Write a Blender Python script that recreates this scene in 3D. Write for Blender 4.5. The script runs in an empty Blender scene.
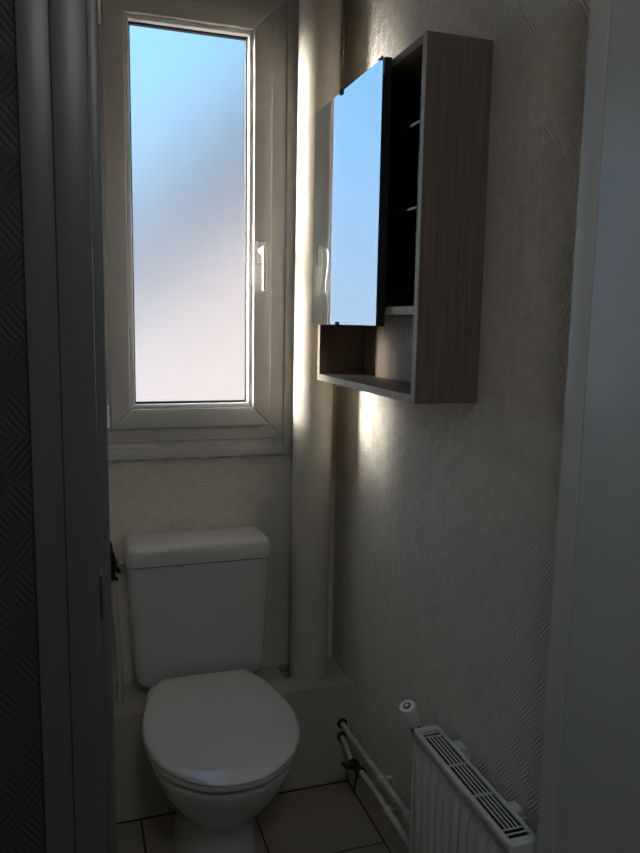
import bpy, bmesh, math, random
from mathutils import Vector, Matrix
random.seed(4)
sc = bpy.context.scene
C = sc.collection

# ------------------------------------------------------------------ camera
F_PX = 746.0
yaw, pit, rol = (math.radians(a) for a in (18.3562, 8.016, 0.9909))
fw = Vector((math.sin(yaw)*math.cos(pit), math.cos(yaw)*math.cos(pit), -math.sin(pit)))
rt = Vector((math.cos(yaw), -math.sin(yaw), 0))
up = rt.cross(fw)
r2 = math.cos(rol)*rt + math.sin(rol)*up
u2 = -math.sin(rol)*rt + math.cos(rol)*up
cam = bpy.data.cameras.new('camera')
cam.sensor_fit = 'VERTICAL'
cam.sensor_height = 24.0
cam.lens = F_PX/853*24.0
cam.clip_start = 0.01
cam.clip_end = 500
co = bpy.data.objects.new('camera', cam)
m = Matrix((( r2.x, u2.x, -fw.x, 0), (r2.y, u2.y, -fw.y, 0), (r2.z, u2.z, -fw.z, 1.36), (0, 0, 0, 1)))
co.matrix_world = m
C.objects.link(co)
sc.camera = co

# ------------------------------------------------------------------ daylight
SUN_EL, SUN_AZ = 9.0, -53.0        # low evening sun, coming in slantwise from the left of the window
w = bpy.data.worlds.new('sky')
sc.world = w
w.use_nodes = True
nt = w.node_tree
bg = nt.nodes['Background']
# clear evening sky: pale near the horizon, blue higher up, the same all round
tc = nt.nodes.new('ShaderNodeTexCoord')
sx = nt.nodes.new('ShaderNodeSeparateXYZ')
rp = nt.nodes.new('ShaderNodeValToRGB')
nt.links.new(tc.outputs['Generated'], sx.inputs[0])
nt.links.new(sx.outputs[2], rp.inputs[0])
el = rp.color_ramp.elements
el[0].position, el[0].color = 0.0, (0.46, 0.60, 0.76, 1)
el[1].position, el[1].color = 1.0, (0.07, 0.22, 0.62, 1)
e = el.new(0.16); e.color = (0.34, 0.62, 0.93, 1)
e = el.new(0.36); e.color = (0.24, 0.62, 1.0, 1)
nt.links.new(rp.outputs[0], bg.inputs[0])
bg.inputs[1].default_value = 0.92

sun = bpy.data.lights.new('sun', 'SUN')
sun.energy = 14.5
sun.angle = math.radians(0.6)
sun.color = (1.0, 0.92, 0.80)
so = bpy.data.objects.new('sun', sun)
sd = Vector((math.sin(math.radians(SUN_AZ))*math.cos(math.radians(SUN_EL)),
             math.cos(math.radians(SUN_AZ))*math.cos(math.radians(SUN_EL)), math.sin(math.radians(SUN_EL))))
so.rotation_euler = (-sd).to_track_quat('-Z', 'Y').to_euler()
so.location = sd*60
C.objects.link(so)

sc.view_settings.view_transform = 'Standard'
sc.view_settings.look = 'None'
sc.view_settings.gamma = 1.0
sc.view_settings.use_curve_mapping = False
sc.view_settings.exposure = 0.70
cy = sc.cycles
cy.max_bounces = 16
cy.diffuse_bounces = 8
cy.glossy_bounces = 6
cy.transmission_bounces = 12
cy.transparent_max_bounces = 12
cy.sample_clamp_indirect = 0.0
cy.caustics_refractive = True
cy.caustics_reflective = True
cy.use_denoising = True
cy.blur_glossy = 0.0
cy.use_guiding = True
cy.guiding_training_samples = 64

# ------------------------------------------------------------------ materials
def mat(name, col, rough=0.5, metal=0.0, spec=0.5, coat=0.0):
    m = bpy.data.materials.new(name)
    m.use_nodes = True
    b = m.node_tree.nodes['Principled BSDF']
    b.inputs['Base Color'].default_value = (*col, 1)
    b.inputs['Roughness'].default_value = rough
    b.inputs['Metallic'].default_value = metal
    b.inputs['Specular IOR Level'].default_value = spec
    b.inputs['Coat Weight'].default_value = coat
    return m

def nn(m, t, **kw):
    n = m.node_tree.nodes.new(t)
    for k, v in kw.items():
        setattr(n, k, v)
    return n

def ln(m, a, b):
    m.node_tree.links.new(a, b)

def math_node(m, op, a, b=None, c=None):
    n = nn(m, 'ShaderNodeMath', operation=op)
    for i, x in enumerate((a, b, c)):
        if x is None:
            continue
        if isinstance(x, (int, float)):
            n.inputs[i].default_value = x
        else:
            ln(m, x, n.inputs[i])
    return n.outputs[0]

def mottled(name, col, amount=0.06, scale=6.0, rough=0.5, bump=0.0, bscale=120.0, coat=0.0, stretch=None):
    """a painted or moulded surface: faint colour mottling and fine relief"""
    m = mat(name, col, rough, coat=coat)
    b = m.node_tree.nodes['Principled BSDF']
    tc = nn(m, 'ShaderNodeNewGeometry')
    mp = nn(m, 'ShaderNodeMapping')
    ln(m, tc.outputs['Position'], mp.inputs[0])
    if stretch:
        mp.inputs['Scale'].default_value = stretch
    n = nn(m, 'ShaderNodeTexNoise')
    n.inputs['Scale'].default_value = scale
    n.inputs['Detail'].default_value = 4
    ln(m, mp.outputs[0], n.inputs['Vector'])
    r = nn(m, 'ShaderNodeMapRange')
    r.inputs['From Min'].default_value = 0.3
    r.inputs['From Max'].default_value = 0.7
    r.inputs['To Min'].default_value = 1 - amount
    r.inputs['To Max'].default_value = 1 + amount
    ln(m, n.outputs['Fac'], r.inputs['Value'])
    v = nn(m, 'ShaderNodeVectorMath', operation='SCALE')
    v.inputs[0].default_value = col
    ln(m, r.outputs[0], v.inputs['Scale'])
    ln(m, v.outputs[0], b.inputs['Base Color'])
    if bump:
        n2 = nn(m, 'ShaderNodeTexNoise')
        n2.inputs['Scale'].default_value = bscale
        n2.inputs['Detail'].default_value = 3
        ln(m, mp.outputs[0], n2.inputs['Vector'])
        bp = nn(m, 'ShaderNodeBump')
        bp.inputs['Strength'].default_value = bump
        bp.inputs['Distance'].default_value = 0.001
        ln(m, n2.outputs['Fac'], bp.inputs['Height'])
        ln(m, bp.outputs[0], b.inputs['Normal'])
    return m

def wallpaper(name, axis, col=(0.79, 0.75, 0.68), depth=0.003):
    """painted embossed paper: columns of short slanting strokes, leaning one way then the other"""
    m = mat(name, col, 0.62, spec=0.35)
    b = m.node_tree.nodes['Principled BSDF']
    g = nn(m, 'ShaderNodeNewGeometry')
    sp = nn(m, 'ShaderNodeSeparateXYZ')
    ln(m, g.outputs['Position'], sp.inputs[0])
    u, v = sp.outputs[axis], sp.outputs[2]
    bw, bh = 0.034, 0.052                                        # blocks of strokes, leaning / and \\ by turns
    un = math_node(m, 'DIVIDE', math_node(m, 'ADD', u, 20), bw)
    vn = math_node(m, 'ADD', math_node(m, 'DIVIDE', math_node(m, 'ADD', v, 20), bh), math_node(m, 'MULTIPLY', math_node(m, 'FLOOR', un), 0.37))
    par = math_node(m, 'MODULO', math_node(m, 'ADD', math_node(m, 'FLOOR', un), math_node(m, 'FLOOR', vn)), 2)
    sgn = math_node(m, 'SUBTRACT', math_node(m, 'MULTIPLY', par, 2), 1)
    fu, fv = math_node(m, 'FRACT', un), math_node(m, 'FRACT', vn)
    sv = math_node(m, 'ADD', v, math_node(m, 'MULTIPLY', math_node(m, 'MULTIPLY', fu, sgn), 1.25*bw))
    nz = nn(m, 'ShaderNodeTexNoise')
    nz.inputs['Scale'].default_value = 45
    nz.inputs['Detail'].default_value = 2
    ln(m, g.outputs['Position'], nz.inputs['Vector'])
    jit = math_node(m, 'MULTIPLY', nz.outputs['Fac'], 0.004)
    ph = math_node(m, 'MULTIPLY', math_node(m, 'ADD', sv, jit), 2*math.pi/0.0110)
    st = math_node(m, 'SINE', ph)
    # strokes fade near the edge of a block
    def edge(f):
        e_ = nn(m, 'ShaderNodeMapRange')
        e_.inputs['From Min'].default_value = 0.5
        e_.inputs['From Max'].default_value = 0.37
        ln(m, math_node(m, 'ABSOLUTE', math_node(m, 'SUBTRACT', f, 0.5)), e_.inputs['Value'])
        return e_.outputs[0]
    env = math_node(m, 'MULTIPLY', edge(fu), edge(fv))
    # patches where the paint fills the emboss
    n3 = nn(m, 'ShaderNodeTexNoise')
    n3.inputs['Scale'].default_value = 14
    ln(m, g.outputs['Position'], n3.inputs['Vector'])
    pr = nn(m, 'ShaderNodeMapRange')
    pr.inputs['From Min'].default_value = 0.34
    pr.inputs['From Max'].default_value = 0.6
    pr.inputs['To Min'].default_value = 0.35
    ln(m, n3.outputs['Fac'], pr.inputs['Value'])
    h = math_node(m, 'MULTIPLY', math_node(m, 'MULTIPLY', st, env), pr.outputs[0])
    n4 = nn(m, 'ShaderNodeTexNoise')
    n4.inputs['Scale'].default_value = 260
    ln(m, g.outputs['Position'], n4.inputs['Vector'])
    h2 = math_node(m, 'ADD', math_node(m, 'MULTIPLY', h, 0.5), math_node(m, 'MULTIPLY', n4.outputs['Fac'], 0.35))
    bp = nn(m, 'ShaderNodeBump')
    bp.inputs['Strength'].default_value = 0.9
    bp.inputs['Distance'].default_value = depth
    ln(m, h2, bp.inputs['Height'])
    ln(m, bp.outputs[0], b.inputs['Normal'])
    return m

def wood(name, col, axis=2):
    m = mat(name, col, 0.45, spec=0.4)
    b = m.node_tree.nodes['Principled BSDF']
    g = nn(m, 'ShaderNodeNewGeometry')
    mp = nn(m, 'ShaderNodeMapping')
    s = [95, 95, 95]
    s[axis] = 3.0
    mp.inputs['Scale'].default_value = s
    ln(m, g.outputs['Position'], mp.inputs[0])
    n = nn(m, 'ShaderNodeTexNoise')
    n.inputs['Scale'].default_value = 1.6
    n.inputs['Detail'].default_value = 6
    n.inputs['Roughness'].default_value = 0.62
    ln(m, mp.outputs[0], n.inputs['Vector'])
    r = nn(m, 'ShaderNodeValToRGB')
    r.color_ramp.elements[0].position = 0.3
    r.color_ramp.elements[0].color = (*[c*0.62 for c in col], 1)
    r.color_ramp.elements[1].position = 0.68
    r.color_ramp.elements[1].color = (*[c*1.2 for c in col], 1)
    ln(m, n.outputs['Fac'], r.inputs[0])
    ln(m, r.outputs[0], b.inputs['Base Color'])
    bp = nn(m, 'ShaderNodeBump')
    bp.inputs['Strength'].default_value = 0.25
    bp.inputs['Distance'].default_value = 0.0006
    ln(m, n.outputs['Fac'], bp.inputs['Height'])
    ln(m, bp.outputs[0], b.inputs['Normal'])
    return m

def glass(name, rough, ior, col=(1, 1, 1), bump=0.0, haze=0.0):
    m = bpy.data.materials.new(name)
    m.use_nodes = True
    t = m.node_tree
    t.nodes.remove(t.nodes['Principled BSDF'])
    out = t.nodes['Material Output']
    def lobe(r):
        g = nn(m, 'ShaderNodeBsdfGlass', distribution='BECKMANN')
        g.inputs['Color'].default_value = (*col, 1)
        g.inputs['Roughness'].default_value = r
        g.inputs['IOR'].default_value = ior
        return g
    b = lobe(rough)
    if bump:
        g = nn(m, 'ShaderNodeNewGeometry')
        n = nn(m, 'ShaderNodeTexNoise')
        n.inputs['Scale'].default_value = 190
        n.inputs['Detail'].default_value = 3
        ln(m, g.outputs['Position'], n.inputs['Vector'])
        bp = nn(m, 'ShaderNodeBump')
        bp.inputs['Strength'].default_value = bump
        bp.inputs['Distance'].default_value = 0.003
        ln(m, n.outputs['Fac'], bp.inputs['Height'])
        ln(m, bp.outputs[0], b.inputs['Normal'])
    if haze:
        b2 = lobe(1.0)
        if bump:
            ln(m, bp.outputs[0], b2.inputs['Normal'])
        mx = nn(m, 'ShaderNodeMixShader')
        mx.inputs[0].default_value = haze
        ln(m, b.outputs[0], mx.inputs[1])
        ln(m, b2.outputs[0], mx.inputs[2])
        b = mx
    ln(m, b.outputs[0], out.inputs['Surface'])
    return m

M = dict(
    paper_x=wallpaper('embossed wallpaper across', 0),
    hall_paper_shaded=wallpaper('hall wallpaper with shade in its colour', 0, (0.085, 0.08, 0.078), 0.0015),  # darkened copy of the wallpaper: hall shade put into its colour
    paper_y=wallpaper('embossed wallpaper along', 1),
    ceiling=mottled('ceiling paint', (0.6, 0.58, 0.54), 0.03, 3, 0.8),
    outer=mottled('outer render', (0.55, 0.52, 0.47), 0.06, 2, 0.9),
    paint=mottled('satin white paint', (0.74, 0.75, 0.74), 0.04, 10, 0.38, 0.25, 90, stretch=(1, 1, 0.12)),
    hallpaint_shaded=mottled('door frame paint with shade in its colour', (0.17, 0.18, 0.175), 0.05, 10, 0.35, 0.2, 90, stretch=(1, 1, 0.15)),  # frame paint darkened to carry the shade of the unlit hall side
    pvc=mottled('white window plastic', (0.56, 0.555, 0.54), 0.02, 5, 0.38),
    bead=mottled('white glazing bead plastic', (0.82, 0.80, 0.77), 0.02, 5, 0.3),
    rubber=mat('black rubber', (0.015, 0.016, 0.02), 0.6),
    pane=glass('obscure glass, patterned face', 0.52, 1.3, (0.97, 0.98, 0.98), 0.65, 0.5),
    clear=glass('clear shelf glass', 0.02, 1.5, (0.86, 0.95, 0.92)),
    ceramic=mottled('white sanitary ceramic', (0.58, 0.585, 0.58), 0.015, 4, 0.12, coat=0.4),
    seat=mottled('white seat plastic', (0.60, 0.575, 0.56), 0.012, 4, 0.06),
    wood=wood('grey brown oak laminate', (0.24, 0.185, 0.14), 2),
    wood_y=wood('grey brown oak laminate lengthwise', (0.24, 0.185, 0.14), 1),
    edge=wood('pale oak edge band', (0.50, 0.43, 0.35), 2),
    mirror=mat('silvered mirror', (0.56, 0.63, 0.70), 0.015, 1.0),
    dark=mat('dark door edge', (0.016, 0.017, 0.022), 0.5),
    enamel=mottled('white radiator enamel', (0.74, 0.74, 0.71), 0.02, 6, 0.3),
    slot_shade=mat('radiator slot shade', (0.02, 0.02, 0.02), 0.8),  # black standing in for the shade inside the radiator
    pipe=mottled('painted pipe', (0.54, 0.51, 0.45), 0.05, 12, 0.7, 0.2, 60),
    heatpipe=mottled('painted heating pipe', (0.66, 0.62, 0.54), 0.1, 30, 0.45, 0.2, 80),
    ledge=mottled('painted boxing', (0.52, 0.49, 0.44), 0.05, 8, 0.5, 0.2, 60),
    tile=mottled('beige floor tile', (0.34, 0.30, 0.245), 0.09, 7, 0.3),
    grout=mat('dark grout', (0.02, 0.019, 0.017), 0.9),
    slab=mottled('hall floor', (0.20, 0.17, 0.13), 0.1, 4, 0.5),
    brass=mat('dull nickel', (0.45, 0.43, 0.38), 0.35, 1.0),
    chrome=mat('chrome', (0.7, 0.7, 0.7), 0.15, 1.0),
    facade=mottled('pink beige render', (0.32, 0.265, 0.255), 0.05, 0.5, 0.9),
    slate=mottled('blue grey slate', (0.055, 0.065, 0.10), 0.15, 1.2, 0.7),
    ground=mottled('pale paving', (0.42, 0.40, 0.37), 0.1, 0.4, 0.95),
)

# flat outer face of the obscure pane: light goes straight through
PB = bpy.data.materials.new('obscure glass, flat face')
PB.use_nodes = True
PB.node_tree.nodes.remove(PB.node_tree.nodes['Principled BSDF'])
tb = PB.node_tree.nodes.new('ShaderNodeBsdfTransparent')
PB.node_tree.links.new(tb.outputs[0], PB.node_tree.nodes['Material Output'].inputs['Surface'])

# ------------------------------------------------------------------ mesh helpers
def link(name, bm, material, parent=None, smooth=False, loc=(0, 0, 0)):
    me = bpy.data.meshes.new(name)
    bmesh.ops.recalc_face_normals(bm, faces=bm.faces)
    bm.to_mesh(me)
    bm.free()
    me.materials.append(M[material])
    if smooth:
        for p in me.polygons:
            p.use_smooth = True
    o = bpy.data.objects.new(name, me)
    o.location = loc
    C.objects.link(o)
    if parent is not None:
        o.parent = parent
        o.matrix_parent_inverse = Matrix.Translation(-world_loc(parent))
    return o

def world_loc(o):
    l = Vector(o.location)
    return l if o.parent is None else l        # every location here is given in world space

def thing(name, loc, label=None, cat=None, group=None, kind=None):
    o = bpy.data.objects.new(name, None)
    o.location = loc
    o.empty_display_size = 0.1
    C.objects.link(o)
    return tag(o, label, cat, group, kind)

def tag(o, label=None, cat=None, group=None, kind=None):
    for k, v in (('label', label), ('category', cat), ('group', group), ('kind', kind)):
        if v:
            o[k] = v
    return o

def shade(o, ang=40):
    for p in o.data.polygons:
        p.use_smooth = True
    o.data.set_sharp_from_angle(angle=math.radians(ang))
    return o

def bx(bm, lo, hi, bevel=0.0, seg=2):
    vs = bmesh.ops.create_cube(bm, size=1.0)['verts']
    for v in vs:
        v.co = Vector([(lo[i]+hi[i])/2 + v.co[i]*(hi[i]-lo[i]) for i in range(3)])
    if bevel:
        es = list({e for v in vs for e in v.link_edges})
        bmesh.ops.bevel(bm, geom=es, offset=bevel, segments=seg, affect='EDGES', profile=0.5)
    return bm

def box(name, lo, hi, material, parent=None, bevel=0.0, seg=2):
    c = [(lo[i]+hi[i])/2 for i in range(3)]
    bm = bmesh.new()
    bx(bm, [lo[i]-c[i] for i in range(3)], [hi[i]-c[i] for i in range(3)], bevel, seg)
    o = link(name, bm, material, parent, False, c)
    return shade(o) if bevel else o

def tube_bm(bm, pts, rad, n=16, cap=True):
    """a round tube along a polyline; rad a number or one per point"""
    pts = [Vector(p) for p in pts]
    rads = rad if isinstance(rad, (list, tuple)) else [rad]*len(pts)
    tans = []
    for i in range(len(pts)):
        a = pts[max(i-1, 0)]
        b = pts[min(i+1, len(pts)-1)]
        if (b-a).length < 1e-9:
            tans.append(tans[-1])
        else:
            tans.append((b-a).normalized())
    ref = Vector((0, 0, 1)) if abs(tans[0].z) < 0.9 else Vector((1, 0, 0))
    rings = []
    nrm = (ref - tans[0]*ref.dot(tans[0])).normalized()
    for p, t, r in zip(pts, tans, rads):
        nrm = (nrm - t*nrm.dot(t)).normalized()
        bn = t.cross(nrm)
        rings.append([bm.verts.new(p + r*(math.cos(2*math.pi*k/n)*nrm + math.sin(2*math.pi*k/n)*bn)) for k in range(n)])
    for a, b in zip(rings, rings[1:]):
        for k in range(n):
            bm.faces.new((a[k], a[(k+1) % n], b[(k+1) % n], b[k]))
    if cap:
        bm.faces.new(rings[0][::-1])
        bm.faces.new(rings[-1])

def tube(name, pts, rad, material, parent=None, n=16, ang=40):
    bm = bmesh.new()
    tube_bm(bm, pts, rad, n)
    return shade(link(name, bm, material, parent), ang)

def spline(pts, k=8):
    pts = [Vector(p) for p in pts]
    out = []
    for i in range(len(pts)-1):
        p0, p1, p2, p3 = pts[max(i-1, 0)], pts[i], pts[i+1], pts[min(i+2, len(pts)-1)]
        for j in range(k):
            t = j/k
            out.append(0.5*((2*p1) + (p2-p0)*t + (2*p0-5*p1+4*p2-p3)*t*t + (3*p1-p0-3*p2+p3)*t**3))
    out.append(pts[-1])
    return out

def loft(name, rings, material, parent=None, ang=50):
    bm = bmesh.new()
    vr = [[bm.verts.new(p) for p in r] for r in rings]
    n = len(rings[0])
    for a, b in zip(vr, vr[1:]):
        for k in range(n):
            bm.faces.new((a[k], a[(k+1) % n], b[(k+1) % n], b[k]))
    bm.faces.new(vr[0][::-1])
    bm.faces.new(vr[-1])
    return shade(link(name, bm, material, parent), ang)

def mitre(name, side, x0, x1, z0, z1, wd, y0, y1, material, parent, bevel=0.002):
    """one mitred bar of a rectangular frame lying in the XZ plane; (x0..z1) is the outer rectangle"""
    g = 0.0004
    o = {'bottom': [(x0+g, z0), (x1-g, z0), (x1-wd-g, z0+wd), (x0+wd+g, z0+wd)],
         'top': [(x0+g, z1), (x1-g, z1), (x1-wd-g, z1-wd), (x0+wd+g, z1-wd)],
         'left': [(x0, z0+g), (x0, z1-g), (x0+wd, z1-wd-g), (x0+wd, z0+wd+g)],
         'right': [(x1, z0+g), (x1, z1-g), (x1-wd, z1-wd-g), (x1-wd, z0+wd+g)]}[side]
    bm = bmesh.new()
    a = [bm.verts.new((x, y0, z)) for x, z in o]
    b = [bm.verts.new((x, y1, z)) for x, z in o]
    bm.faces.new(a)
    bm.faces.new(b[::-1])
    for k in range(4):
        bm.faces.new((a[k], a[(k+1) % 4], b[(k+1) % 4], b[k]))
    if bevel:
        es = [e for e in bm.edges if all(abs(v.co.y-y0) < 1e-6 for v in e.verts)]
        bmesh.ops.bevel(bm, geom=es, offset=bevel, segments=2, affect='EDGES', profile=0.5)
    return shade(link(name, bm, material, parent))

SIDES = ('bottom', 'top', 'left', 'right')

# ------------------------------------------------------------------ the room
D, R, LX = 2.1046, 0.750, -0.045      # window wall, cabinet wall, wall by the cistern's left
YH = 0.905                            # hall face of the partition with the door
YP = 0.975                            # its face inside
ZC = 2.45
S = dict(kind='structure')
WX0, WX1, WZ0, WZ1 = 0.049, 0.580, 1.020, 2.224     # window frame, outer
YB, XA, XB = -1.25, -1.0, 1.10        # the hall

def wall(name, boxes, material, label):
    bm = bmesh.new()
    for lo, hi in boxes:
        bx(bm, lo, hi)
    o = link(name, bm, material)
    return tag(o, label, 'wall', kind='structure')

wall('wall_back', [((LX-.2, D, -.2), (WX0, D+.075, ZC+.2)), ((WX1, D, -.2), (R+.2, D+.075, ZC+.2)),
                   ((WX0, D, -.2), (WX1, D+.075, WZ0)), ((WX0, D, WZ1), (WX1, D+.075, ZC+.2))],
     'paper_x', 'off-white embossed papered wall around the window behind the toilet')
wall('wall_right', [((R, YP-.07, -.2), (R+.2, D, ZC+.2))], 'paper_y',
     'off-white embossed papered wall carrying the cabinet and the radiator')
wall('wall_left', [((LX-.2, YP, -.2), (LX, D, ZC+.2))], 'paper_y', 'papered wall to the left of the cistern')
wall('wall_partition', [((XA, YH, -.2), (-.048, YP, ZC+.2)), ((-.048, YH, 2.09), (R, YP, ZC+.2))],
     'hall_paper_shaded', 'papered hall wall, shade painted in, beside the door frame at the left edge')
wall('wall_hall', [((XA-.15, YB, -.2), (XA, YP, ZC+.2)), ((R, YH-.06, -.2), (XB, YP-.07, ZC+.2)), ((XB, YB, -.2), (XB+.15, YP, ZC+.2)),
                   ((XA-.15, YB-.15, -.2), (XB+.15, YB, ZC+.2))], 'hall_paper_shaded', 'walls of the dark hall in front of the doorway')
bm = bmesh.new()
bx(bm, (XA-.15, YB-.15, ZC), (XB+.15, D+.075, ZC+.2))
tag(link('ceiling', bm, 'ceiling'), 'plain white ceiling', 'ceiling', kind='structure')

# floor: dark grout bed with single tiles laid on it; a plain floor in the hall
fl = thing('floor', (0.35, 1.45, 0), 'beige square floor tiles with dark joints around the toilet', 'floor', kind='structure')
box('grout_bed', (LX, YP-.04, -.2), (R, D, -.0025), 'grout', fl)
box('hall_floor', (XA, YB, -.2), (R, YP-.042, 0.0), 'slab', fl)
box('hall_floor', (R, YB, -.2), (XB, YH-.06, 0.0), 'slab', fl)
GX, GY, TS, JT = 0.7475, 1.650, 0.3025, 0.0025
xs = [LX, GX-2*TS, GX-TS, GX]
ys = [YP-.04, GY-2*TS, GY-TS, GY, GY+0.278]
for i in range(3):
    for j in range(4):
        if ys[j+1]-ys[j] > .02 and xs[i+1]-xs[i] > .02:
            box('tile', (xs[i]+JT, ys[j]+JT, -.006), (xs[i+1]-JT, ys[j+1]-JT, random.uniform(-.0004, .0004)), 'tile', fl, 0.001, 1)

# boxing along the foot of the window wall, with a hole cut for the soil pipe
LH, LY = 0.310, 1.931
lg = thing('trim_1', (0.35, LY, 0), 'painted boxed-in ledge low along the window wall behind the toilet', 'ledge', kind='structure')
box('front_board', (LX, LY, 0), (R, LY+.012, LH-.0165), 'ledge', lg, 0.001, 1)
HX0, HX1, HY0, HY1 = 0.568, 0.704, 2.010, 2.092
bm = bmesh.new()
T0, T1 = LH-.016, LH
xsx, ysy = [LX, HX0, HX1, R], [LY-.004, HY0, HY1, D]
tv = {(i, j, k): bm.verts.new((xsx[i], ysy[j], z)) for i in range(4) for j in range(4) for k, z in enumerate((T0, T1))}
for i in range(3):
    for j in range(3):
        if (i, j) == (1, 1):
            continue
        for k in (0, 1):
            f = [tv[i, j, k], tv[i+1, j, k], tv[i+1, j+1, k], tv[i, j+1, k]]
            bm.faces.new(f if k else f[::-1])
def quad(a, b):
    bm.faces.new((tv[(*a, 0)], tv[(*b, 0)], tv[(*b, 1)], tv[(*a, 1)]))
for i in range(3):
    quad((i, 0), (i+1, 0)); quad((i+1, 3), (i, 3)); quad((0, i+1), (0, i)); quad((3, i), (3, i+1))
quad((2, 1), (1, 1)); quad((1, 2), (2, 2)); quad((1, 1), (1, 2)); quad((2, 2), (2, 1))
link('top_board', bm, 'ledge', lg)

# ------------------------------------------------------------------ window
win = thing('window_1', (0.315, D, WZ0), 'white plastic window with a tall frosted pane above the toilet', 'window', kind='structure')
for s in SIDES:
    mitre('frame_rail', s, WX0, WX1, WZ0, WZ1, 0.060, D-.012, D+.06, 'pvc', win, .0025)
for s in SIDES:
    mitre('cover_strip', s, WX0-.032, WX1+.032, WZ0-.048, WZ1+.04, 0.0315, D-.020, D-.0005, 'pvc', win, .002)
SX0, SX1, SZ0, SZ1 = 0.0924, 0.5369, 1.0611, 2.1815
for s in SIDES:
    mitre('sash_rail', s, SX0, SX1, SZ0, SZ1, 0.0525, D-.032, D+.04, 'pvc', win, .005)
for s in SIDES:
    mitre('glazing_bead', s, SX0+.0525, SX1-.0525, SZ0+.0525, SZ1-.0525, 0.0125, D-.022, D+.004, 'bead', win, .004)
bm = bmesh.new()
gx0, gx1, gz0, gz1 = SX0+.064, SX1-.064, SZ0+.064, SZ1-.064
for lo, hi in (((gx0, D-.004, gz0), (gx1, D+.010, gz0+.006)), ((gx0, D-.004, gz1-.006), (gx1, D+.010, gz1)),
               ((gx0, D-.004, gz0+.006), (gx0+.005, D+.010, gz1-.006)), ((gx1-.005, D-.004, gz0+.006), (gx1, D+.010, gz1-.006))):
    bx(bm, lo, hi)
link('gasket', bm, 'rubber', win)
pn = box('pane', (gx0+.001, D+.0105, gz0+.001), (gx1-.001, D+.0145, gz1-.001), 'pane', win)
pn.data.materials.append(PB)
for p in pn.data.polygons:
    p.material_index = 0 if p.normal.y < -.9 else 1
# espagnolette handle, pointing down
hx, hz = 0.507, 1.550
hp = box('handle_plate', (hx-.013, D-.037, hz-.032), (hx+.013, D-.032, hz+.028), 'pvc', win, .004)
tube('handle_neck', [(hx, D-.040, hz), (hx, D-.060, hz)], [.0105, .009], 'bead', win)
bm = bmesh.new()
tube_bm(bm, spline([(hx, D-.058, hz+.008), (hx, D-.066, hz), (hx, D-.069, hz-.02), (hx+.001, D-.064, hz-.055), (hx+.002, D-.061, hz-.085), (hx+.002, D-.063, hz-.108)], 5),
        [.008]*6+[.0075]*6+[.007]*6+[.0065]*8, 12)
shade(link('handle', bm, 'bead', win))
for z in (1.065, 2.09):
    h = tube('hinge', [(SX0-.010, D-.030, z), (SX0-.010, D-.030, z+.062)], .0075, 'bead', win)
    tube('hinge_pin', [(SX0-.010, D-.030, z-.006), (SX0-.010, D-.030, z)], .004, 'chrome', win)

# ------------------------------------------------------------------ door frame and door
df = thing('trim_2', (0.35, YH, 0), 'painted door frame seen close on both sides of the view', 'door frame', kind='structure')
box('architrave', (-.048, YH-.014, 0), (-.0140, YH+.03, 2.12), 'hallpaint_shaded', df, .002)
box('jamb', (-.014, YH-.020, 0), (.024, YP, 2.09), 'hallpaint_shaded', df, .0025)
box('door_stop', (.0242, YH+.030, 0), (.0375, YP, 2.05), 'hallpaint_shaded', df, .002)
box('jamb', (.700, YH-.003, 0), (R, YP-.03, 2.09), 'paint', df, .003)
box('head', (.0245, YH-.018, 2.055), (.700, YP, 2.09), 'hallpaint_shaded', df, .002)
st = box('strike_plate', (.0225, YH-.0215, 1.005), (.0262, YH+.02, 1.06), 'brass', df, .0008, 1)
dr = thing('door_1', (.72, YH-.01, 0), 'painted door leaf standing open at the right edge', 'door', kind='structure')
box('leaf', (.7008, YH-.0055-.66, .008), (.740, YH-.0055, 2.04), 'paint', dr, .002)
for z in (.25, 1.75):
    tube('hinge', [(.748, YH-.010, z), (.748, YH-.010, z+.09)], .005, 'brass', dr)

# ------------------------------------------------------------------ soil pipe
pp = thing('soil_pipe', (.642, 2.020, 0.02), 'thick round off-white vertical pipe in the corner beside the window', 'pipe')
tube('pipe', [(.645, 2.020, 0.02), (.647, 2.020, 0.9), (.6495, 2.020, 1.7), (.652, 2.020, ZC-.002)], .0565, 'pipe', pp, 48)

# ------------------------------------------------------------------ toilet
TX = 0.316
to = thing('toilet', (TX, 1.72, 0), 'white close-coupled toilet with closed lid under the window', 'toilet')
def egg(a, yf, yb, ym, z, nf=2.15, nb=2.4, n=64, cx=TX):
    """outline: half width a at ym, front at yf, back at yb"""
    out = []
    for k in range(n):
        t = 2*math.pi*k/n
        c, s = math.cos(t), math.sin(t)
        e = nf if s < 0 else nb
        x = math.copysign(abs(c)**(2/e), c)*a
        y = ym + (math.copysign(abs(s)**(2/e), s))*((yb-ym) if s > 0 else (ym-yf))
        out.append(Vector((cx+x, y, z)))
    return out
loft('bowl', [egg(.104, 1.560, 1.925, 1.76, 0, 2.6, 3), egg(.104, 1.558, 1.925, 1.76, .015, 2.6, 3), egg(.096, 1.575, 1.925, 1.76, .045, 2.6, 3),
              egg(.092, 1.590, 1.925, 1.76, .11, 2.5, 3), egg(.095, 1.588, 1.925, 1.75, .16, 2.4, 3), egg(.108, 1.562, 1.925, 1.73, .195, 2.3, 3),
              egg(.132, 1.520, 1.925, 1.70, .235, 2.2, 3), egg(.151, 1.488, 1.925, 1.69, .275, 2.15, 3), egg(.164, 1.466, 1.928, 1.68, .312, 2.15, 3),
              egg(.171, 1.456, 2.05, 1.67, .335, 2.15, 3.4), egg(.172, 1.454, 2.05, 1.67, .348, 2.15, 3.4), egg(.168, 1.458, 2.048, 1.67, .3545, 2.15, 3.4)],
     'ceramic', to, 45)
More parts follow.
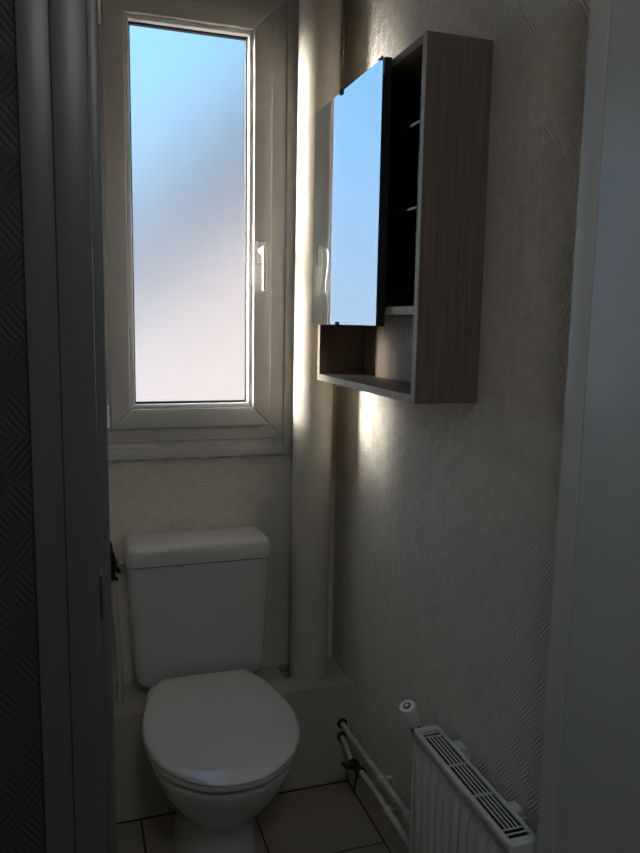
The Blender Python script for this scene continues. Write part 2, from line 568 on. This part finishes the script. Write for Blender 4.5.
def lid_outline(scale, z, n=72, yb=1.937, wb=.104):
    """rounded lid: round front, widest near the middle, sides tapering to a flat back edge"""
    ctrl = [(0, 1.438), (.055, 1.447), (.103, 1.476), (.147, 1.524), (.174, 1.585), (.185, 1.655), (.183, 1.725), (.169, 1.80), (.146, 1.875), (.122, 1.925), (.100, yb), (0, yb+.001)]
    half = spline([(x, y, 0) for x, y in ctrl], 6)
    pts = [(p.x, p.y) for p in half] + [(-p.x, p.y) for p in half[-2:0:-1]]
    cy_ = 1.69
    return [Vector((TX+x*scale, cy_+(y-cy_)*scale, z)) for x, y in pts]
def dome(scale, z):
    out = []
    for p in lid_outline(scale, z):
        d = max(0.0, 1.60-p.y)
        p.z -= 0.55*d*d*min(1.0, max(0.0, (z-.3815)/.0165))
        out.append(p)
    return out
loft('seat', [lid_outline(.95, .3610), lid_outline(.975, .3625), lid_outline(.985, .367), lid_outline(.985, .3745), lid_outline(.97, .3785)], 'seat', to)
loft('lid', [dome(.985, .3805), dome(.996, .3815), dome(1.0, .3850), dome(.998, .3905), dome(.988, .3950), dome(.968, .3978), dome(.93, .3992),
             dome(.85, .4003), dome(.7, .4011), dome(.5, .4016), dome(.25, .4019), dome(.05, .402)], 'seat', to, 60)
for s in (-1, 1):
    tube('seat_hinge', [(TX+s*.085, 1.946, .3545), (TX+s*.085, 1.946, .378)], .009, 'seat', to)
# cistern body: a slightly tapered tub with rounded corners
def rrect(x0, x1, y0, y1, r, z, rz=None, n=8):
    out = []
    for cx, cy_, a0 in ((x1-r, y0+r, -90), (x1-r, y1-.004, 0), (x0+r, y1-.004, 90), (x0+r, y0+r, 180)):
        rr = r if cy_ < (y0+y1)/2 else .004
        ccx = cx if rr == r else (x1-.004 if cx > (x0+x1)/2 else x0+.004)
        for k in range(n+1):
            a = math.radians(a0+90*k/n)
            out.append(Vector((ccx+rr*math.cos(a), cy_+rr*math.sin(a), z)))
    return out
CB, CF = D-.006, 1.962
body = []
for z, sx, sf in ((.341, .060, .045), (.343, .048, .032), (.350, .036, .020), (.360, .028, .012), (.375, .022, .006), (.40, .018, .003), (.45, .015, .001), (.55, .010, 0), (.64, .005, -.001), (.700, .0025, -.001)):
    body.append(rrect(.120+sx, .517-sx, CF+sf, CB, .030, z))
loft('cistern', body, 'ceramic', to, 45)
lid = []
for z, ins, r in ((.7015, .003, .03), (.704, -.001, .030), (.715, -.001, .030), (.735, .001, .030), (.744, .003, .030), (.750, .006, .030), (.7535, .011, .030), (.7555, .018, .030), (.7570, .032, .028), (.758, .055, .020)):
    lid.append(rrect(.120+ins, .517-ins, CF-.004+ins, CB, r, z))
loft('cistern_lid', lid, 'ceramic', to, 45)

# water supply beside the cistern
sv = thing('supply_valve', (.086, 2.09, .66), 'small dark stop valve with hose left of the cistern', 'valve')
tube('valve_body', [(.088, D-.001, .672), (.088, D-.055, .672)], [.011, .011], 'brass', sv)
tube('wall_collar', [(.088, D-.001, .672), (.088, D-.008, .672)], [.022, .018], 'chrome', sv, 20)
tube('lever', spline([(.091, 2.040, .685), (.089, 2.030, .705), (.085, 2.020, .732), (.080, 2.015, .764)], 4), [.008]*4+[.007]*4+[.005]*5, 'rubber', sv, 10)
bm = bmesh.new()
tube_bm(bm, [(.080, 2.042, .690), (.102, 2.042, .676), (.104, 2.042, .668)], .005, 8)
tube_bm(bm, [(.076, 2.040, .665), (.100, 2.036, .650)], .005, 8)
tube_bm(bm, [(.088, 2.040, .690), (.086, 2.040, .648)], .007, 8)
link('valve_handle', bm, 'rubber', sv)
tube('outlet', [(.09, 2.052, .680), (.1185, 2.052, .690)], .006, 'chrome', sv, 12)
tube('hose', spline([(.086, 2.045, .655), (.089, 2.035, .60), (.094, 2.02, .50), (.099, 2.01, .40), (.101, 2.005, .311)], 5), .0075, 'pipe', sv, 12)

# ------------------------------------------------------------------ wall cabinet
CY0, CY1, CZ0, CZ1 = 1.284, 1.880, 1.207, 1.876
CX = 0.615
PT = 0.016
cb = thing('wall_cabinet', (.68, (CY0+CY1)/2, CZ0), 'dark wood wall cabinet with open side compartment above the radiator', 'cabinet')
box('side_panel', (CX, CY0, CZ0), (R-.001, CY0+PT, CZ1), 'wood', cb, .0008, 1)
box('side_panel', (CX, CY1-PT, CZ0), (R-.001, CY1, CZ1), 'wood', cb, .0008, 1)
box('top_panel', (CX+.0004, CY0+PT+.0002, CZ1-PT), (R-.001, CY1-PT-.0002, CZ1), 'wood_y', cb, .0008, 1)
box('bottom_panel', (CX+.0004, CY0+PT+.0002, CZ0), (R-.001, CY1-PT-.0002, CZ0+PT), 'wood_y', cb, .0008, 1)
box('back_panel', (R-.010, CY0+PT+.0002, CZ0+PT+.0002), (R-.002, CY1-PT-.0002, CZ1-PT-.0002), 'wood', cb)
box('shelf', (CX+.002, CY0+PT+.0002, 1.376), (R-.0105, CY1-PT-.0002, 1.392), 'wood_y', cb, .0008, 1)
for z in (1.578, 1.734):
    tag(box('glass_shelf', (CX+.012, CY0+PT+.001, z-.0025), (R-.0105, CY1-PT-.001, z+.0025), 'clear', cb, .0006, 1), 'clear glass shelf')
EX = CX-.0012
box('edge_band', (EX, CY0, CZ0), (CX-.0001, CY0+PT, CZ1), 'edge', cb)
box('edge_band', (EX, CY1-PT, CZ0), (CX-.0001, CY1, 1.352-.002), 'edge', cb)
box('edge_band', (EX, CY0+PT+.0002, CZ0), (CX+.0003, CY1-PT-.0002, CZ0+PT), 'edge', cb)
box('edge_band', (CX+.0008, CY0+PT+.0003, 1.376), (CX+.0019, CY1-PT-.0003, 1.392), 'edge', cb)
md = thing('mirror_door', (.605, 1.66, 1.352))
md.parent = cb
md.matrix_parent_inverse = Matrix.Translation(-Vector(cb.location))
def sub(o, parent):
    o.parent = parent
    o.matrix_parent_inverse = Matrix.Translation(-Vector(parent.location))
    return o
MY0, MY1, MZ0, MZ1 = 1.438, 1.877, 1.352, 1.878
tag(sub(box('backing_board', (.5995, MY0, MZ0), (.6140, MY1, MZ1), 'dark', None, .0008, 1), md), 'dark board carrying the mirror')
sub(box('mirror_glass', (.5950, MY0+.0015, MZ0+.001), (.5990, MY1-.001, MZ1-.001), 'mirror', None, .0006, 1), md)
for y in (MY0+.24, ):
    for z, s in ((MZ1, 1), (MZ0, -1)):
        bmc = bmesh.new()
        bx(bmc, (.592, y-.007, min(z-.008*s, z+.003*s)), (.5949, y+.007, max(z-.008*s, z+.003*s)))
        bx(bmc, (.592, y-.007, min(z+.0002*s, z+.003*s)), (.606, y+.007, max(z+.0002*s, z+.003*s)))
        sub(link('clip', bmc, 'rubber'), md)
bmc = bmesh.new()
v = [bmc.verts.new(p) for p in ((.5930, MY0, MZ1+.001), (.5930, MY0+.03, MZ1+.001), (.5930, MY0, MZ1-.008), (.5948, MY0, MZ1+.001), (.5948, MY0+.03, MZ1+.001), (.5948, MY0, MZ1-.008))]
for f in ((0, 1, 2), (5, 4, 3), (0, 3, 4, 1), (1, 4, 5, 2), (2, 5, 3, 0)):
    bmc.faces.new([v[i] for i in f])
sub(link('corner_cap', bmc, 'rubber'), md)

# ------------------------------------------------------------------ radiator
RX0, RX1, RY0, RY1, RZ0, RZ1 = 0.668, 0.7265, 0.970, 1.350, 0.16, 0.501
ra = thing('radiator', (.70, 1.16, RZ0), 'white panel radiator with a slotted top on the papered wall', 'radiator')
def ribbed(xf, xb, sign):
    """pressed steel panel: shallow vertical flutes between flat top and bottom edges"""
    bm = bmesh.new()
    n = 11
    prof = []
    y0, y1 = RY0+.006, RY1-.006
    pitch = (y1-y0-.02)/n
    prof.append((y0, 0))
    for i in range(n):
        a = y0+.01+i*pitch
        prof += [(a+.10*pitch, 0), (a+.30*pitch, -.0065*sign), (a+.70*pitch, -.0065*sign), (a+.90*pitch, 0)]
    prof.append((y1, 0))
    zs = [(RZ0+.004, 0), (RZ0+.03, 0), (RZ0+.045, 1), (RZ1-.055, 1), (RZ1-.040, 0), (RZ1-.012, 0)]
    grid = [[bm.verts.new((xf-(d*k if k else 0)*-1, y, z)) for y, d in prof] for z, k in zs]
    back = [[bm.verts.new((xb, y, z)) for y, d in prof] for z, k in zs]
    for g in (grid, back):
        for a, b in zip(g, g[1:]):
            for i in range(len(prof)-1):
                bm.faces.new((a[i], a[i+1], b[i+1], b[i]))
    for a, b in ((grid[0], back[0]), (grid[-1], back[-1])):
        for i in range(len(prof)-1):
            bm.faces.new((a[i], a[i+1], b[i+1], b[i]))
    for i in (0, len(prof)-1):
        for a in range(len(zs)-1):
            bm.faces.new((grid[a][i], grid[a+1][i], back[a+1][i], back[a][i]))
    return bm
shade(link('front_panel', ribbed(RX0+.0055, RX0+.014, 1), 'enamel', ra), 25)
box('rear_panel', (RX1-.010, RY0+.006, RZ0+.004), (RX1-.002, RY1-.006, RZ1-.030), 'enamel', ra, .001, 1)
box('slot_shade_block', (RX1-.0104, RY0+.008, RZ1-.0295), (RX1-.002, RY1-.008, RZ1-.012), 'slot_shade', ra)  # black fill blocks that paint the shade seen through the grille slots
box('slot_shade_block', (RX0+.0147, RY0+.008, RZ0+.02), (RX1-.0105, RY1-.008, RZ1-.022), 'slot_shade', ra)
for y0, y1 in ((RY0, RY0+.005), (RY1-.005, RY1)):
    box('side_cover', (RX0+.002, y0, RZ0), (RX1, y1, RZ1-.0005), 'enamel', ra, .0012, 1)
gz0_, gz1_ = RZ1-.010, RZ1
for n_, lo, hi in (('grille_edge', (RX0, RY0+.0055, gz0_-.004), (RX0+.010, RY1-.0055, gz1_)), ('grille_edge', (RX1-.008, RY0+.0055, gz1_-.004), (RX1, RY1-.0055, gz1_)),
                   ('grille_edge', (RX0+.0102, RY0+.0055, gz0_), (RX1-.0082, RY0+.018, gz1_)), ('grille_edge', (RX0+.0102, RY1-.018, gz0_), (RX1-.0082, RY1-.0055, gz1_))):
    box(n_, lo, hi, 'enamel', ra, .0015, 2)
bx0, bx1 = RX0+.0102, RX1-.0082
for y in (RY0+.027, RY0+.0385, RY1-.0405, RY1-.029):
    box('grille_crossbar', (bx0, y, gz1_-.0026), (bx1, y+.0035, gz1_-.0006), 'enamel', ra, .0006, 1)
ya, yb_ = RY0+.0425, RY1-.041
nb = 5
slot = (bx1-bx0)/nb
for k in range(1, nb):
    x = bx0+k*slot
    box('grille_bar', (x-.0017, ya, gz1_-.0026), (x+.0017, yb_, gz1_-.0004), 'enamel', ra, .0006, 1)
for t in (1/3, 2/3):
    y = ya+(yb_-ya)*t
    box('grille_crossbar', (bx0, y-.0016, gz1_-.0060), (bx1, y+.0016, gz1_-.0028), 'enamel', ra)
for y in (1.056, 1.263):
    b_ = box('wall_bracket', (RX1+.0002, y-.018, RZ1-.10), (R-.0005, y-.012, RZ1-.012), 'enamel', ra)
    box('bracket_clip', (RX1-.002, y-.012, RZ1-.016), (R-.006, y+.018, RZ1+.001), 'enamel', ra, .003)
hd1 = Vector((.680, 1.405, .522))
hd0 = hd1-Vector((-.40, -.15, .90)).normalized()*.056
ax = (hd1-hd0).normalized()
tube('valve_body', [(.706, RY1-.002, .440), (.712, 1.416, .440), (.712, 1.424, .440)], [.009, .010, .008], 'brass', ra, 14)
tube('valve_collar', [hd0-ax*.03, hd0-ax*.004, hd0], [.011, .011, .013], 'rubber', ra, 16)
th = tube('thermostat_head', [hd0, hd0+ax*.006, hd1-ax*.006, hd1], [.0145, .0165, .0195, .0175], 'bead', ra, 24)
tube('thermostat_ring', [hd1-ax*.001, hd1+ax*.0012], [.0085, .0085], 'rubber', ra, 20)
tube('thermostat_cap', [hd1, hd1+ax*.0024], [.0055, .0045], 'bead', ra, 16)

tube('feed_tail', spline([(.712, 1.417, .438), (.713, 1.419, .40), (.716, 1.421, .30), (.721, 1.4225, .206)], 4), .007, 'heatpipe', ra, 12)

# ------------------------------------------------------------------ heating pipes
PX = 0.725
p1 = thing('heating_pipe', (PX, 1.7, .19), 'upper of two thin cream pipes running low along the wall to the radiator', 'pipe', 'heating pipes')
tube('pipe', [(PX, LY+.02, .186), (PX, 1.88, .1865), (PX, 1.5, .204), (PX-.003, 1.4305, .206)], .0078, 'heatpipe', p1, 16)
tube('rosette', [(PX, LY-.001, .186), (PX, LY-.007, .186)], [.016, .012], 'rubber', p1, 20)
for y, z in ((1.627, .198), (1.47, .205)):
    bmc = bmesh.new()
    tube_bm(bmc, [(PX, y-.006, z), (PX, y+.006, z)], .0105, 14)
    tube_bm(bmc, [(PX+.008, y, z), (R-.0005, y, z)], .006, 10)
    shade(link('pipe_clip', bmc, 'bead', p1))
p2 = thing('heating_pipe', (PX, 1.7, .13), 'lower of two thin cream pipes with a dark valve, just above the floor', 'pipe', 'heating pipes')
tube('pipe', spline([(PX, LY+.02, .145), (PX, 1.925, .145), (PX, 1.90, .141), (PX, 1.87, .125), (PX, 1.845, .116), (PX, 1.82, .116)], 4), .0075, 'heatpipe', p2, 16)
tube('pipe', [(PX, 1.77, .128), (PX, 1.70, .136), (PX, 1.5, .137), (PX, 1.02, .137)], .0085, 'heatpipe', p2, 16)
tube('rosette', [(PX, LY-.001, .145), (PX, LY-.007, .145)], [.015, .011], 'rubber', p2, 20)
vv = tube('valve', [(PX, 1.838, .117), (PX, 1.836, .117), (PX, 1.815, .119), (PX, 1.812, .119), (PX, 1.79, .124), (PX, 1.788, .124), (PX, 1.768, .128)],
          [.009, .0145, .0145, .010, .010, .014, .014], 'rubber', p2, 8, 30)
tube('valve_lever', [(PX-.012, 1.803, .122), (PX-.030, 1.806, .128), (PX-.034, 1.83, .126)], [.005, .006, .005], 'rubber', p2, 8)
tube('drain_tail', [(PX-.002, 1.795, .115), (PX-.010, 1.790, .075), (PX-.012, 1.79, .055)], [.004, .003, .003], 'rubber', p2, 8)
for y, z in ((1.587, .1365), ):
    bmc = bmesh.new()
    tube_bm(bmc, [(PX, y-.006, z), (PX, y+.006, z)], .0112, 14)
    tube_bm(bmc, [(PX+.008, y, z), (R-.0005, y, z)], .006, 10)
    shade(link('pipe_clip', bmc, 'bead', p2))

# ------------------------------------------------------------------ outside, blurred by the frosted pane
gd = box('ground', (-80, D+.3, -3.4), (80, 120, -3.2), 'ground')
tag(gd, 'pale paved yard far below the window', 'ground', kind='structure')
hs = thing('neighbour_house', (1.0, 11.5, -3.2), 'pink rendered house with slate roof blurred behind the frosted pane', 'house')
# a gabled end facing down-left towards the window and the sun: the verge climbs to the right
HP, HA = Vector((0.20, 14.0, 0)), math.radians(-53)
hu = Vector((math.cos(HA), math.sin(HA), 0))          # along the gable, to the right
hv = Vector((-math.sin(HA), math.cos(HA), 0))         # away from the window
def house_pt(u, v, z):
    p = HP + hu*u + hv*v
    return (p.x, p.y, z)
def house_prism(name, prof, v0, v1, material):
    bm = bmesh.new()
    n = len(prof)
    a = [bm.verts.new(house_pt(u, v0, z)) for u, z in prof]
    b = [bm.verts.new(house_pt(u, v1, z)) for u, z in prof]
    bm.faces.new(a)
    bm.faces.new(b[::-1])
    for k in range(n):
        bm.faces.new((a[k], a[(k+1) % n], b[(k+1) % n], b[k]))
    return link(name, bm, material, hs)
house_prism('house_wall', [(-.2, -3.2), (9, -3.2), (9, 2.0), (5.5, 4.14), (-.2, 1.10)], 0, 6, 'facade')
house_prism('gable_cladding', [(-.2, 1.10), (5.5, 4.14), (5.5, 4.8), (-.2, 1.85)], -.06, 0, 'slate')
house_prism('roof_slope', [(-.6, 1.64), (5.5, 4.82), (5.5, 5.1), (-.6, 1.98)], -.5, 6.4, 'slate')
house_prism('roof_slope', [(5.5, 4.82), (9.4, 2.4), (9.4, 2.68), (5.5, 5.1)], -.5, 6.4, 'slate')

# unseen fill lamp added above and behind the viewpoint to brighten the lower room
hl = thing('added_fill_lamp', (.15, -.35, ZC), 'added round fill lamp, unseen, in the hall behind the viewpoint', 'lamp')
LM = bpy.data.materials.new('fill lamp glow')
LM.use_nodes = True
bs = LM.node_tree.nodes['Principled BSDF']
bs.inputs['Base Color'].default_value = (.8, .8, .8, 1)
bs.inputs['Emission Color'].default_value = (.93, .97, 1.0, 1)
bs.inputs['Emission Strength'].default_value = 6.0
M['lamp'] = LM
tube('fill_lamp_base', [(.15, -.35, ZC-.001), (.15, -.35, ZC-.02)], .17, 'bead', hl, 32)
tube('fill_lamp_shade', [(.15, -.35, ZC-.021), (.15, -.35, ZC-.05), (.15, -.35, ZC-.08), (.15, -.35, ZC-.10), (.15, -.35, ZC-.11)], [.19, .20, .18, .13, .05], 'lamp', hl, 32, 60)
